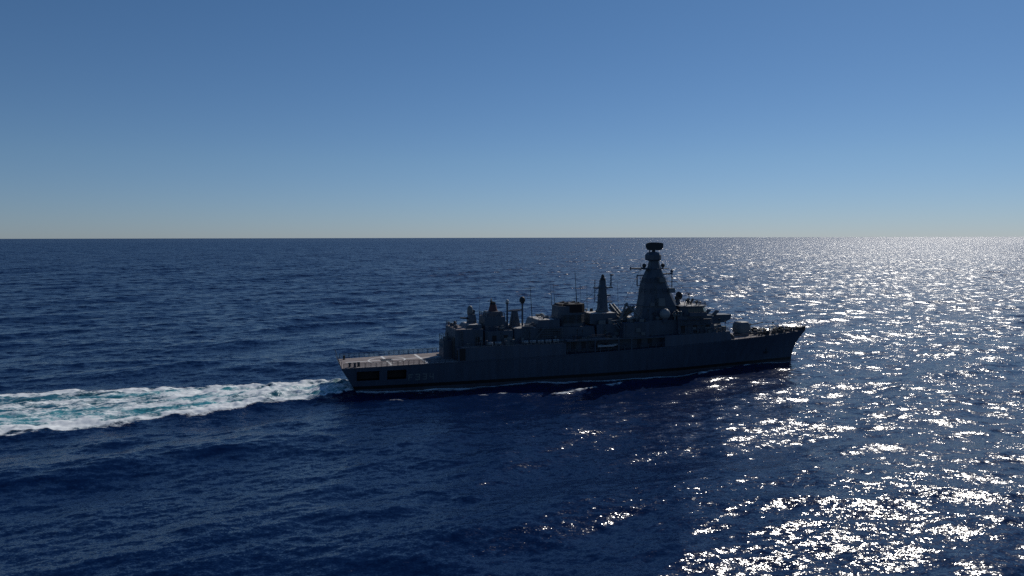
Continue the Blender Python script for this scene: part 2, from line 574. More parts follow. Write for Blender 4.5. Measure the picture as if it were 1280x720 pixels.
def anchor(s):
    bm = BM()
    x, z = 101.5, 3.6
    y = s * (side_y(x, z) + 0.12)
    tube(bm, (x, y + s * .05, z + 0.9), (x - .1, y, z - 0.7), 0.10)
    tube(bm, (x - .75, y, z - 0.3), (x - .1, y, z - 0.75), 0.09, 0.13)
    tube(bm, (x + .6, y, z - 0.3), (x - .1, y, z - 0.75), 0.09, 0.13)
    tube(bm, (x, y - s * .05, z + .9), (x, y - s * .3, z + 1.0), 0.3, 0.3, 12)
    return part("anchor", bm, DARK, hull)
anchor(-1); anchor(1)

# ---------------------------------------------------------------- flight deck
def deck_sheet(name, x0, x1, dz, inset, mat, n=24, th=0.05):
    bm = BM()
    loops = []
    for i in range(n + 1):
        x = x0 + (x1 - x0) * i / n
        b, z = max(bd(x) - inset, 0.02), zd(x) + dz
        loops.append([(x, -b, z - th), (x, b, z - th), (x, b, z), (x, -b, z)])
    loft(bm, loops)
    return part(name, bm, mat)
fdeck = deck_sheet("flight_deck", -2.85, 21.4, 0.055, 0.12, DECK)
def mark(pts, z=0.062):
    bm = BM()
    bm.faces.new([bm.verts.new((x, y, zd(x) + z)) for x, y in pts])
    return part("deck_marking", bm, WHITE, fdeck)
for xa in (6.4, 13.9):
    mark([(xa, 6.3), (xa + 0.55, 6.3), (xa + 1.3, -6.3), (xa + 0.75, -6.3)], 0.066)
mark([(-1.6, 0.72), (20.2, 1.0), (20.2, 1.45), (-1.6, 1.17)])
bm = BM()                                             # landing circle, broken where the lines cross it
N = 40
for i in range(N):
    a0, a1 = 6.28318 * i / N, 6.28318 * (i + .98) / N
    q = []
    for r, a in ((3.75, a0), (4.1, a0), (4.1, a1), (3.75, a1)):
        x, y = 7.2 + r * math.cos(a), 0.95 + r * math.sin(a)
        q.append(bm.verts.new((x, y, zd(x) + 0.070)))
    bm.faces.new(q)
part("deck_marking", bm, WHITE, fdeck)
bm = BM()                                             # landing grid
box(bm, 5.9, 8.5, -0.4, 2.3, zd(7) + 0.05, zd(7) + 0.075)
for k in range(6): box(bm, 6.0 + .4 * k, 6.2 + .4 * k, -0.35, 2.25, zd(7) + 0.07, zd(7) + 0.10)
part("landing_grid", bm, DARK, fdeck)
for s in (-1, 1):
    mark([(-1.8, s * 5.9), (20.5, s * 6.45), (20.5, s * 6.58), (-1.8, s * 6.03)], 0.060)

def rail(name, pts, h=1.05, step=1.9, r=0.06, wires=(0.35, 0.7, 1.0), parent=None, mat=None, lean=0.0):
    bm = BM()
    for a, b in zip(pts, pts[1:]):
        a, b = Vector(a), Vector(b)
        n = max(1, int(round((b - a).length / step)))
        for i in range(n + 1):
            p = a.lerp(b, i / n)
            o = Vector((0, lean * (1 if p.y > 0 else -1), 0))
            tube(bm, p, p + Vector((0, 0, h)) + o, r, n=5)
        for w in wires:
            o1 = Vector((0, lean * w * (1 if a.y > 0 else -1), h * w))
            tube(bm, a + o1, b + o1, r * 0.55, n=4)
    return part(name, bm, mat or GREY, parent)
def edge_pts(x0, x1, s, inset, dz, n):
    return [(x, s * (bd(x) - inset), zd(x) + dz) for x in np.linspace(x0, x1, n)]

# hinged safety-net frames round the flight deck, some up and some leaning out
def net(pts, lean):
    bm = BM()
    for a, b in zip(pts, pts[1:]):
        a, b = Vector(a), Vector(b)
        out = Vector((b - a).cross(Vector((0, 0, 1)))).normalized()
        if out.dot(Vector((a.x - 8, a.y * 3, 0))) < 0: out = -out
        t = Vector((0, 0, 1.0)) + out * lean
        e = (b - a) * 0.04
        a2, b2 = a + e, b - e
        for p in (a2, b2, (a2 + b2) / 2): tube(bm, p, p + t, 0.06, n=5)
        for f in (0.2, 0.4, 0.6, 0.8, 1.0): tube(bm, a2 + t * f, b2 + t * f, 0.025 if f < 1 else 0.05, n=4)
        for k in range(1, 8):
            p = a2.lerp(b2, k / 8); tube(bm, p, p + t, 0.016, n=4)
    return part("safety_net", bm, GREY, fdeck)
net(edge_pts(-2.6, 19.6, -1, 0.02, 0.06, 11), 0.35)
net(edge_pts(-2.6, 19.6, 1, 0.02, 0.06, 11), 0.35)
net([(-2.95, y, 5.25) for y in np.linspace(-6.2, 6.2, 7)], 0.45)
bm = BM()
tube(bm, (-2.8, 5.6, 5.2), (-3.4, 5.7, 7.3), 0.06)
tube(bm, (-2.8, -5.0, 5.2), (-2.8, -5.0, 6.5), 0.05)
parts("deck_post", bm, GREY, fdeck)
bm = BM()
tube(bm, (-2.8, 0.6, 5.2), (-3.8, 0.6, 8.2), 0.05)
part("ensign_staff", bm, GREY, fdeck)
for (x, y) in ((-1.2, -5.4), (-0.2, -5.7), (0.6, -5.2), (-1.6, 4.9)):
    bm = BM()
    lathe(bm, (x, y, zd(x) + 0.05), [(.28, 0), (.32, .1), (.22, .2), (.22, .75), (.34, .85), (.3, .95)], 12)
    part("deck_bollard", bm, DARK, fdeck)

# ---------------------------------------------------------------- hangar group
hangar = None
def fullbeam(name, x0, x1, zt0, zt1, tumble, mat, n=16, f0=0.0, f1=0.0, zb=0.02):
    """a level that keeps the hull's own outline in plan, from the deck up to z"""
    bm = BM()
    loops = []
    for i in range(n + 1):
        t = i / n
        x = x0 + (x1 - x0) * t
        b, z0 = bd(x) - 0.03, zd(x) + zb
        z1 = zt0 + (zt1 - zt0) * t
        xs = x + (f0 * (1 - t) - f1 * t)
        loops.append([(x, -b, z0), (x, b, z0), (xs, b - tumble, z1), (xs, -(b - tumble), z1)])
    loft(bm, loops)
    return part(name, bm, mat)
house = fullbeam("after_superstructure", 21.4, 45.9, 8.45, 8.4, 0.12, HULLP)
bm = BM()
box(bm, 21.1, 27.4, -5.1, 5.1, 5.53, 12.1, 0.05, 0, 0.12)
box(bm, 23.8, 27.6, -3.2, 3.2, 12.1, 12.85, 0.7, 0.05, 0.1)
hangar = part("hangar", bm, GREY)
bm = BM()
box(bm, 19.1, 21.05, -2.2, 2.6, 5.6, 9.4, 0.1, 0, 0.1)
hb_ = part("control_cabin", bm, GREY, hangar)
bm = BM()
for yy in (-1.4, -.3, .8, 1.9): box(bm, 19.10, 19.20, yy, yy + .7, 7.9, 8.8)
parts("cabin_window", bm, GLASS, hb_)
bm = BM()
box(bm, 21.00, 21.09, 2.75, 4.95, 5.6, 10.6)
for k in range(9): box(bm, 20.96, 21.01, 2.8, 4.9, 5.8 + .52 * k, 5.86 + .52 * k)
part("hangar_door", bm, GREY2, hangar)
bm = BM()
box(bm, 21.00, 21.09, -4.9, -2.35, 5.6, 10.4)
for k in range(9): box(bm, 20.96, 21.01, -4.85, -2.4, 5.8 + .52 * k, 5.86 + .52 * k)
part("hangar_door", bm, DARK, hangar)
bm = BM()                                             # doorways in the hangar's starboard side
box(bm, 21.35, 21.41, -6.6, -5.75, 5.7, 7.9)
box(bm, 21.7, 22.9, -7.16, -7.06, 5.75, 8.3)
box(bm, 25.6, 26.5, -5.16, -5.05, 8.52, 10.4)
parts("doorway", bm, BLACK, hangar)
rail("guard_rail", [(19.2, -2.1, 9.4), (19.2, 2.5, 9.4), (21.0, 2.5, 9.4)], parent=hangar)
rail("guard_rail", [(23.7, -4.9, 12.1), (21.3, -4.9, 12.1), (21.3, 4.9, 12.1), (23.7, 4.9, 12.1)], parent=hangar)
bm = BM()
for x, y, w, h in ((19.5, -1.5, .5, .6), (20.2, .2, .6, .8), (19.9, 1.5, .5, .5)): box(bm, x, x + w, y, y + w, 9.41, 9.41 + h)
tube(bm, (19.4, -.8, 9.4), (19.4, -.8, 10.9), .05)
parts("deck_locker", bm, GREY2, hangar)
bm = BM()
tube(bm, (22.1, -2, 12.1), (21.8, -2, 13.4), .10, .07); ball(bm, (21.75, -2, 13.5), .28, 10)
part("searchlight", bm, DARK, hangar)
for s in (-1, 1):
    rail("guard_rail", [(22.0, s * 6.8, 8.44), (36.0, s * 6.85, 8.42), (45.7, s * 6.85, 8.4)], parent=house)

# close-in gun on the hangar roof
ciws = BM()
lathe(ciws, (26.0, 0, 12.86), [(1.15, 0), (1.15, .35), (.9, .5)], 16)
box(ciws, 25.1, 27.0, -.95, .95, 13.35, 14.9, .3, .25, .2)
ciws = part("close_in_gun", ciws, GREY)
bm = BM(); tube(bm, (25.2, 0, 14.0), (23.4, 0, 14.15), .22, .16, 10); part("barrel", bm, DARK, ciws)
bm = BM()
lathe(bm, (25.7, 0, 14.85), [(.62, 0), (.66, .5), (.64, 1.3), (.52, 1.7), (.28, 1.95), (.03, 2.02)], 16)
part("radome", bm, GREY2, ciws, True)
bm = BM(); tube(bm, (26.5, .3, 14.9), (26.7, .3, 15.8), .35, .3, 12); part("tracking_dish", bm, GREY, ciws)

# ---------------------------------------------------------------- after director block
bm = BM()
box(bm, 27.9, 34.4, -4.6, 4.6, 8.5, 11.5, 0, 0, .1)
box(bm, 28.3, 33.3, -2.7, 2.7, 11.5, 14.35, .1, .2, .15)
box(bm, 33.25, 34.3, -1.6, 1.6, 11.5, 13.0, 0, .2, .1)
box(bm, 29.0, 32.7, -1.9, 1.9, 14.35, 15.45, .35, .1, .1)
dirb = part("director_house", bm, GREY)
def director(x, y, z, r, yaw, mat2, parent, tall=1.6, wide=0.95):
    bm = BM()
    lathe(bm, (x, y, z), [(wide, 0), (wide * .9, .2), (wide * .68, tall * .75), (wide * .62, tall)], 14)
    o = part("fire_control_radar", bm, mat2, parent)
    bm = BM()
    d = Vector((math.cos(yaw), math.sin(yaw), .15)).normalized()
    c = Vector((x, y, z + tall + r * .75))
    tube(bm, (x, y, z + tall), tuple(c), .35, .3)
    box(bm, x - .45, x + .45, y - .6, y + .6, z + tall - .05, z + tall + .55)
    q = d.to_track_quat('Z', 'Y')
    loops = []
    for f, g in ((.06, .0), (.5, .1), (.85, .28), (1, .42), (.97, .44), (.8, .30), (.4, .14), (.05, .1)):
        loops.append([tuple(c + d * .2 + q @ Vector((r * f * math.cos(6.28318 * i / 18), r * f * math.sin(6.28318 * i / 18), r * g))) for i in range(18)])
    loft(bm, loops)
    tube(bm, c, tuple(c + d * 1.3 * r), .05, .09)
    part("dish", bm, DARK, o, False)
    return o
director(31.0, 0, 15.45, .85, R(165), MAROON, dirb, 1.5, 1.15)
rail("guard_rail", [(28.1, -4.4, 11.5), (34.2, -4.4, 11.5)], parent=dirb)
rail("guard_rail", [(28.5, -2.5, 14.35), (33.0, -2.5, 14.35), (33.0, 2.5, 14.35), (28.5, 2.5, 14.35), (28.5, -2.5, 14.35)], h=.9, parent=dirb)
bm = BM()
box(bm, 29.6, 30.5, -4.66, -4.55, 8.6, 10.5); box(bm, 32.2, 33.1, -4.66, -4.55, 8.6, 10.5)
parts("doorway", bm, BLACK, dirb)

# ---------------------------------------------------------------- midships deckhouse with satcom posts
bm = BM()
box(bm, 34.6, 46.2, -4.8, 4.8, 8.45, 11.85, 0, 0, .1)
box(bm, 39.9, 45.5, -4.1, 4.1, 11.85, 13.45, .6, 0, .12)
box(bm, 36.4, 39.0, -4.85, -4.2, 11.85, 12.3)
mid = part("midships_deckhouse", bm, GREY)
bm = BM()
loft(bm, [rect8(34.9, 37.3, .9, 11.86, .25), rect8(35.5, 36.65, .5, 15.45, .15)])
tube(bm, (34.3, 0, 15.35), (37.9, 0, 15.5), .19)
part("stub_mast", bm, GREY, mid)
for x, z1, r in ((34.35, 16.9, .5), (37.95, 16.9, .85)):
    bm = BM()
    tube(bm, (x, 0, 11.86), (x, 0, z1), .24, .2, 10)
    lathe(bm, (x, 0, z1), [(.2, 0), (.45, .15), (.45, .25)], 12)
    pst = part("aerial_post", bm, GREY, mid)
    bm = BM(); ball(bm, (x, 0, z1 + .25 + r * .75), r * .8, 16, 1.15); part("radome", bm, DARK if r > .6 else DOME, pst, True)
bm = BM()
for k in range(5): box(bm, 40.2, 45.6, -4.9 - .02 * k, -4.15, 9.2 + .55 * k, 9.3 + .55 * k)
part("louvre", bm, DARK, mid)
rail("guard_rail", [(35.0, -4.6, 11.85), (39.8, -4.6, 11.85)], parent=mid)
rail("guard_rail", [(40.6, -3.9, 13.45), (44.4, -3.9, 13.45)], parent=mid)
bm = BM()
for dx in (0, .28):                                   # inclined ladder on the side
    tube(bm, (38.3 + dx * 0, -5.0 - dx * 2, 8.5), (41.5, -4.95 - dx * 2, 11.9), .05)
for k in range(9):
    t = k / 9; tube(bm, (38.3 + 3.2 * t, -4.98, 8.5 + 3.4 * t), (38.3 + 3.2 * t, -5.55, 8.5 + 3.4 * t), .03)
part("ladder", bm, GREY2, mid)
raft_bm = BM()
for (a, b) in (((0, 0, 0), (1.35, 0, 0)),):
    lathe(raft_bm, (0, 0, 0), [(.05, -.72), (.30, -.68), (.34, -.55), (.34, -.03), (.37, -.03), (.37, .03), (.34, .03), (.34, .55), (.30, .68), (.05, .72)], 14)
bmesh.ops.rotate(raft_bm, verts=raft_bm.verts, matrix=Matrix.Rotation(R(90), 3, 'Y'))
box(raft_bm, -.5, -.42, -.36, .36, -.62, -.1); box(raft_bm, .42, .5, -.36, .36, -.62, -.1)
raft0 = part("life_raft_canister", raft_bm, DOME, house)
first = True
for s in (-1, 1):
    for x in (28.6, 30.4, 36.6, 38.4, 40.2, 42.0, 43.8):
        o = raft0 if first else raft0.copy()
        if not first: COL.objects.link(o)
        o.parent = house
        o.location = (x, s * 6.2, 9.05)
        first = False

# ---------------------------------------------------------------- funnel
bm = BM()
loft(bm, [rect8(43.6, 54.4, 4.6, 8.45, .3), rect8(43.9, 54.0, 4.4, 11.7, .4)])
loft(bm, [rect8(45.6, 52.4, 3.3, 11.7, 1.1), rect8(45.85, 52.3, 3.2, 15.3, 1.1), rect8(45.9, 52.25, 3.15, 16.3, 1.1)])
funnel = part("funnel", bm, GREY)
bm = BM()
loft(bm, [rect8(47.2, 52.36, 3.26, 14.8, 1.05), rect8(47.25, 52.3, 3.22, 16.75, 1.1)])
loft(bm, [rect8(46.0, 47.6, 2.4, 16.28, .6), rect8(46.4, 47.6, 1.9, 16.72, .6)])
part("funnel_cap", bm, CAP, funnel)
bm = BM()
for x, y in ((48.2, -1.3), (48.2, 1.3), (50.9, -1.3), (50.9, 1.3)):
    tube(bm, (x, y, 16.5), (x - .15, y, 17.0), .62, .58, 14)
parts("exhaust_pipe", bm, BLACK, funnel)
bm = BM()
for x0 in (45.9, 48.0, 50.1):
    for k in range(6): box(bm, x0, x0 + 1.7, -3.72 + .02, -3.40, 12.6 + .32 * k, 12.7 + .32 * k)
part("intake_grille", bm, DARK, funnel)

# ---------------------------------------------------------------- waist: recessed boat bay and midships house
bm = BM()
box(bm, 46.3, 70.5, -4.9, 4.9, 6.1, 9.3, 0, 0, .05)
box(bm, 54.45, 66.5, -4.6, 4.6, 9.3, 12.0, 0, 0, .1)
box(bm, 53.3, 60.6, -3.0, 3.0, 12.0, 14.4, .2, .6, .15)
box(bm, 61.0, 66.0, -3.4, 3.4, 12.0, 13.0, .3, 0, .1)
waist = part("waist_deckhouse", bm, GREY)
bm = BM()
for s in (-1, 1):
    y0, y1 = sorted((s * 4.95, s * 7.0))
    box(bm, 59.9, 66.4, y0, y1, 9.05, 12.4, .1, .1, .04)
    box(bm, 46.1, 70.6, y0, y1, 9.0 - .25, 9.0, 0, 0, 0)
    for x in (52.8, 58.6, 61.8): box(bm, x, x + .3, s * 6.95 - .12, s * 6.95 + .12, 6.2, 8.75)
part("boat_deck", bm, GREY, waist)
rail("guard_rail", edge_pts(46.2, 70.3, -1, .12, .02, 5), parent=waist)
rail("guard_rail", edge_pts(46.2, 70.3, 1, .12, .02, 5), parent=waist)
for s in (-1, 1):
    rail("guard_rail", [(46.3, s * 6.9, 9.0), (59.8, s * 6.9, 9.0)], parent=waist)
bm = BM()
for x in (48, 50.5, 64.5, 67.2): box(bm, x, x + .95, -4.98, -4.88, 6.3, 8.3)
parts("doorway", bm, DARK, waist)
bm = BM()
for x, y, w, d, h in ((55.2, -4.0, 1.6, .8, .9), (57.5, -4.1, 1.0, .7, 1.2), (62.2, -3.9, 1.6, .6, 1.0), (64.4, -4.2, .8, .7, 1.4)):
    box(bm, x, x + w, y, y + d, 12.0, 12.0 + h)
parts("deck_locker", bm, GREY2, waist)
# anti-ship missile canisters, slanting outboard on both sides
can_first = True
for k in range(4):
    for s in (-1, 1):
        if can_first:
            bm = BM()
            lathe(bm, (0, 0, 0), [(.05, -2.2), (.34, -2.2), (.34, -2.0), (.29, -1.9), (.29, 1.9), (.34, 2.0), (.34, 2.2), (.05, 2.2)], 12)
            can0 = part("missile_canister", bm, GREY2, waist); c = can0; can_first = False
        else:
            c = can0.copy(); COL.objects.link(c); c.parent = waist
        c.rotation_euler = (R(62) * s * -1 * -1, 0, R(6))
        c.location = (61.3 + (k % 2) * .85 + (2.0 if s > 0 else 0), s * -1.2, 14.0 + (k // 2) * .75)
bm = BM()
for x in (60.9, 62.6, 64.6):
    tube(bm, (x, -2.6, 13.0), (x, 2.4, 15.2), .08); tube(bm, (x, 2.4, 12.9), (x, -2.0, 15.2), .08)
part("canister_frame", bm, GREY, waist)
bm = BM()                                             # boat crane, folded into an inverted V
tube(bm, (60.4, -3.6, 12.0), (62.2, -3.4, 16.4), .30, .24)
tube(bm, (62.2, -3.4, 16.4), (66.0, -4.0, 12.9), .28, .18)
tube(bm, (61.9, -3.4, 16.2), (62.6, -3.4, 16.6), .3, .3)
tube(bm, (61.0, -3.6, 13.2), (64.0, -3.7, 14.6), .07)
part("boat_crane", bm, GREY2, waist)
bm = BM()                                             # sloping davit arms hanging over the bay
for x in (58.4, 59.2):
    tube(bm, (x, -4.8, 12.6), (x + .9, -6.2, 11.0), .09)
tube(bm, (58.0, -4.6, 12.7), (61.5, -4.7, 13.1), .12)
part("davit", bm, GREY2, waist)

# ---------------------------------------------------------------- after pole mast
bm = BM()
loft(bm, [rect8(56.45, 59.05, 1.1, 14.4, .3), rect8(56.7, 58.8, 1.0, 15.6, .3), rect8(56.8, 58.7, .85, 17.9, .25), rect8(56.98, 58.52, .75, 20.0, .25)])
loft(bm, [rect8(56.85, 58.65, .8, 20.0, .25), rect8(56.85, 58.65, .8, 20.35, .25), rect8(57.1, 58.4, .65, 20.8, .2), rect8(57.1, 58.4, .65, 21.9, .2)])
pm = part("pole_mast", bm, GREY)
bm = BM()
for z, a, b in ((20.0, 55.6, 60.1), (18.2, 56.6, 59.6), (16.6, 56.4, 60.0)):
    box(bm, a, b, -.6, .6, z, z + .3)
tube(bm, (59.9, 0, 20.0), (59.9, 0, 23.3), .15); tube(bm, (59.7, 0, 23.1), (60.5, 0, 23.1), .18)
tube(bm, (55.8, 0, 16.8), (55.8, 0, 22.0), .10)
tube(bm, (59.4, 0, 20.2), (59.9, 0, 21.4), .05)
part("platform", bm, GREY, pm)
bm = BM()
lathe(bm, (57.8, 0, 21.9), [(.62, 0), (.66, .3), (.5, .55), (.38, .7), (.36, 1.1), (.15, 1.4)], 12)
part("intercept_aerial", bm, DARK, pm)

# ---------------------------------------------------------------- forward superstructure, bridge
fs = fullbeam("forward_superstructure", 70.55, 89.2, 9.1, 9.35, 0.18, HULLP, f1=.5)
bm = BM()
box(bm, 66.45, 74.6, -4.9, 4.9, 9.05, 12.55, 0, 0, .1)
box(bm, 74.6, 84.6, -5.9, 5.9, 9.15, 13.35, 0, .9, .25)
loft(bm, [rect8(76.0, 83.4, 5.3, 13.35, 1.4), rect8(76.2, 82.8, 5.1, 15.45, 1.4)])
loft(bm, [rect8(75.9, 83.3, 5.45, 15.45, 1.4), rect8(75.9, 83.3, 5.45, 15.62, 1.4)])
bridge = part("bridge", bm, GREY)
bm = BM()
A, B = rect8(76.0, 83.4, 5.3, 13.35, 1.4), rect8(76.2, 82.8, 5.1, 15.45, 1.4)
def facing(i, j, nwin, f0=.38, f1=.82):
    for k in range(nwin):
        t0, t1 = (k + .08) / nwin, (k + .92) / nwin
        q = []
        for t, f in ((t0, f0), (t1, f0), (t1, f1), (t0, f1)):
            lo = Vector(A[i]).lerp(Vector(A[j]), t); hi = Vector(B[i]).lerp(Vector(B[j]), t)
            p = lo.lerp(hi, f)
            p += Vector((p.x - 79.6, p.y, 0)).normalized() * .02
            q.append(bm.verts.new(p))
        bm.faces.new(q)
for i, n in ((0, 6), (1, 2), (2, 8), (3, 2), (4, 6)): facing(i, (i + 1) % 8, n)
parts("bridge_window", bm, GLASS, bridge)
for s in (-1, 1):                                     # bridge wings
    bm = BM()
    y0, y1 = sorted((s * 5.2, s * 6.9))
    box(bm, 77.0, 81.6, y0, y1, 13.36, 13.5)
    box(bm, 77.0, 81.6, s * 6.85 - .06, s * 6.85 + .06, 13.5, 14.3)
    box(bm, 81.5, 81.6, y0, y1, 13.5, 14.3)
    part("bridge_wing", bm, GREY, bridge)
rail("guard_rail", [(76.6, -5.0, 15.62), (82.2, -5.0, 15.62), (83.0, -3.6, 15.62), (83.0, 3.6, 15.62), (82.2, 5.0, 15.62), (76.6, 5.0, 15.62)], parent=bridge, h=.9)
bm = BM()
for x, y, r, h in ((78.2, -3.4, .28, 1.5), (79.4, -2.0, .22, 1.2), (80.6, -3.6, .3, 1.0), (81.4, 1.5, .25, 1.3), (82.1, -1.5, .2, 1.0)):
    tube(bm, (x, y, 15.62), (x, y, 15.62 + h * .7), r * .4); box(bm, x - r, x + r, y - r, y + r, 15.62 + h * .6, 15.62 + h)
tube(bm, (80.3, -1.2, 15.6), (81.1, -1.2, 17.0), .12, .3)
part("signal_lamp", bm, DARK, bridge)
bm = BM()
for (x0, z0) in ((75.4, 9.4), (78.6, 9.4), (82.0, 9.4)): box(bm, x0, x0 + .9, -5.98, -5.84, z0, z0 + 1.9)
parts("doorway", bm, BLACK, bridge)
bm = BM()
box(bm, 74.8, 83.4, -6.6, -5.8, 11.3, 11.42)
box(bm, 74.8, 83.0, -6.7, -6.0, 12.6, 12.68)
part("side_walkway", bm, GREY, bridge)
rail("guard_rail", [(74.9, -6.55, 11.42), (83.3, -6.55, 11.42)], parent=bridge)
rail("guard_rail", [(70.8, -6.75, 9.12), (80, -6.4, 9.2), (88.0, -5.7, 9.33)], parent=fs)
rail("guard_rail", [(70.8, 6.75, 9.12), (80, 6.4, 9.2), (88.0, 5.7, 9.33)], parent=fs)
for x in (73.9, 74.7, 75.5):                          # three pale ventilators beside the dome
    bm = BM()
    tube(bm, (x, -5.4, 12.56), (x, -5.4, 14.2), .16); lathe(bm, (x, -5.4, 14.15), [(.16, 0), (.34, .1), (.3, .35), (.05, .45)], 10)
    part("ventilator", bm, GREY2, bridge)
for s in (-1, 1):                                     # satellite domes on both sides
    bm = BM()
    tube(bm, (71.5, s * 4.95, 12.0), (71.5, s * 4.95, 13.0), .55, .7, 14)
    ped = part("dome_pedestal", bm, GREY, bridge)
    bm = BM(); ball(bm, (71.5, s * 4.95, 14.0), 1.28, 24); part("satellite_dome", bm, SATC, ped, True)

# ---------------------------------------------------------------- main mast
bm = BM()
secs = [(12.5, 65.7, 79.2, 3.6), (14.5, 66.3, 78.2, 3.3), (15.6, 66.55, 77.5, 3.1), (17.2, 66.9, 76.5, 2.85), (18.7, 67.15, 75.7, 2.6), (20.8, 67.5, 74.7, 2.2),
        (22.5, 68.1, 73.9, 1.8), (23.8, 68.8, 73.3, 1.5), (24.8, 69.4, 72.8, 1.3), (26.4, 69.8, 72.4, 1.15)]
loft(bm, [rect8(x0 + .28 * hy, x1 - .28 * hy, hy, z, hy * .42) for z, x0, x1, hy in secs])
mast = part("main_mast", bm, GREY)
bm = BM()
loft(bm, [rect8(70.1, 72.1, 1.0, 26.3, .4), rect8(69.35, 72.4, 1.7, 26.5, .7), rect8(69.25, 72.5, 1.8, 26.75, .8), rect8(69.25, 72.5, 1.8, 27.7, .8), rect8(69.7, 72.0, 1.4, 28.35, .7), rect8(70.4, 71.4, .6, 28.5, .3)])
tube(bm, (69.6, -.6, 28.0), (69.6, -.6, 28.95), .14)
part("drum_radar", bm, GREY, mast)
bm = BM()
tube(bm, (71.0, 0, 28.4), (71.0, 0, 29.2), .42, .36, 12)
prof = [(-2.25, 30.1), (-2.2, 29.65), (-1.85, 29.02), (-1.3, 28.84), (1.3, 28.84), (1.8, 29.0), (2.2, 29.55), (2.25, 30.4), (1.95, 30.58), (.9, 30.72), (-1.2, 30.74), (-1.95, 30.55)]
loft(bm, [[(71.05 + x, -.55, z) for x, z in prof], [(71.05 + x * 1.0, -.05, z) for x, z in prof], [(71.05 + x * .8, .35, 29.8 + (z - 29.8) * .8) for x, z in prof]])
part("search_radar", bm, DARK, mast)
bm = BM()
tube(bm, (69.6, 0, 24.45), (64.9, 0, 24.55), .24, .18); tube(bm, (64.95, 0, 24.1), (64.95, 0, 25.0), .16)
box(bm, 67.8, 70, -1.3, 1.3, 24.35, 24.5); box(bm, 72.4, 74.6, -1.3, 1.3, 24.35, 24.5)
tube(bm, (72.4, 0, 24.45), (74.6, 0, 24.45), .12)
tube(bm, (68.2, 0, 22.9), (66.7, 0, 22.9), .15); tube(bm, (66.7, 0, 20.4), (66.7, 0, 22.95), .16); tube(bm, (66.7, 0, 20.4), (67.6, 0, 20.6), .12)
tube(bm, (73.3, 0, 23.1), (76.1, 0, 23.2), .18); tube(bm, (76.0, 0, 19.6), (76.0, 0, 24.2), .12); tube(bm, (74.6, 0, 21.2), (76.1, 0, 21.2), .10)
lathe(bm, (75.95, 0, 23.4), [(.1, 0), (.35, .1), (.35, .5), (.1, .7)], 10)
for s in (-1, 1):
    tube(bm, (70.6, 0, 24.3), (70.2, s * 5.2, 24.6), .13, .08); tube(bm, (70.2, s * 5.1, 23.6), (70.2, s * 5.1, 25.6), .05)
    tube(bm, (70.6, s * 1.5, 22.4), (70.4, s * 4.2, 22.5), .10, .07)
part("yardarm", bm, GREY, mast)
for x in (68.55, 73.5):
    bm = BM(); tube(bm, (x, 0, 24.4), (x, 0, 25.0), .2); ball(bm, (x, 0, 25.2), .5, 14); part("direction_finder", bm, DARK, mast, True)
bm = BM()
for z, x0, x1, hy in ((15.6, 67.2, 76.9, 3.2), (18.7, 67.8, 75.0, 2.7), (21.2, 68.1, 74.1, 2.3)):
    loft(bm, [rect8(x0, x1, hy, z, hy * .42), rect8(x0, x1, hy, z + .12, hy * .42)])
part("platform", bm, GREY, mast)
bm = BM()
box(bm, 70.4, 72.2, -3.9, -2.6, 15.72, 17.6, .1, .1, .1); box(bm, 73.5, 75.1, -3.4, -2.3, 18.82, 19.9, .1, .1, .1); box(bm, 71.2, 72.6, -2.9, -1.9, 21.32, 22.5)
box(bm, 68.6, 69.6, -3.5, -2.6, 15.72, 16.6)
parts("jammer_box", bm, GREY2, mast)
bm = BM()
for z0, x0, y0, z1, x1, y1 in ((12.6, 69.6, -3.72, 20.8, 70.2, -2.35),):
    for d in (0, .45): tube(bm, (x0 + d, y0, z0), (x1 + d, y1, z1), .04)
    for k in range(24):
        t = k / 24; tube(bm, (x0 + (x1 - x0) * t, y0 + (y1 - y0) * t, z0 + (z1 - z0) * t), (x0 + .45 + (x1 - x0) * t, y0 + (y1 - y0) * t, z0 + (z1 - z0) * t), .025, n=4)
part("ladder", bm, GREY2, mast)
director(77.6, 0, 15.62, 1.0, R(25), GREY, bridge, 1.3, .8)

# ---------------------------------------------------------------- decoy and launcher block ahead of the bridge
bm = BM()
box(bm, 84.2, 87.6, -4.6, 4.6, 9.33, 10.9, 0, .6, .3)
box(bm, 86.2, 88.4, -2.2, 2.2, 10.9, 11.6, 0, .5, .2)
fwd = part("launcher_platform", bm, GREY)
bm = BM()
loft(bm, [[(86.6, y, 10.9), (89.4, y, 11.0), (91.3, y, 11.7), (91.6, y, 12.9), (87.6, y, 12.95), (86.2, y, 12.1)] for y in (-1.7, 1.7)])
tube(bm, (88.6, 0, 9.4), (88.6, 0, 11.0), .8, .9, 14)
lch = part("launcher_box", bm, GREY, fwd)
bm = BM()
for y in (-1.2, -.4, .4, 1.2): tube(bm, (91.2, y, 12.3), (91.62, y, 12.32), .3, .3, 10)
parts("launcher_tube", bm, DARK, lch)
for x, y, z in ((84.9, -1.6, 13.3), (87.4, -1.2, 13.0)):
    bm = BM()
    tube(bm, (x, y, z - 1.9), (x, y, z), .35, .3, 10)
    for k in range(3): tube(bm, (x - .5, y - .5 + .5 * k, z - .1), (x + .55, y - .5 + .5 * k, z + .9), .22, .22, 8)
    part("decoy_launcher", bm, GREY2, fwd)
bm = BM()
for x, y, w, h in ((84.6, -5.3, .9, 1.4), (86.0, -5.2, .7, .9), (87.3, -4.9, .9, 1.1), (85.3, 4.6, 1, 1.2)): box(bm, x, x + w, y, y + w, 9.34, 9.34 + h)
parts("deck_locker", bm, GREY2, fwd)
bm = BM()
for dx in (0, 1.2): tube(bm, (83.6 + dx, -5.7, 9.3), (83.6 + dx, -5.7, 11.0), .06)
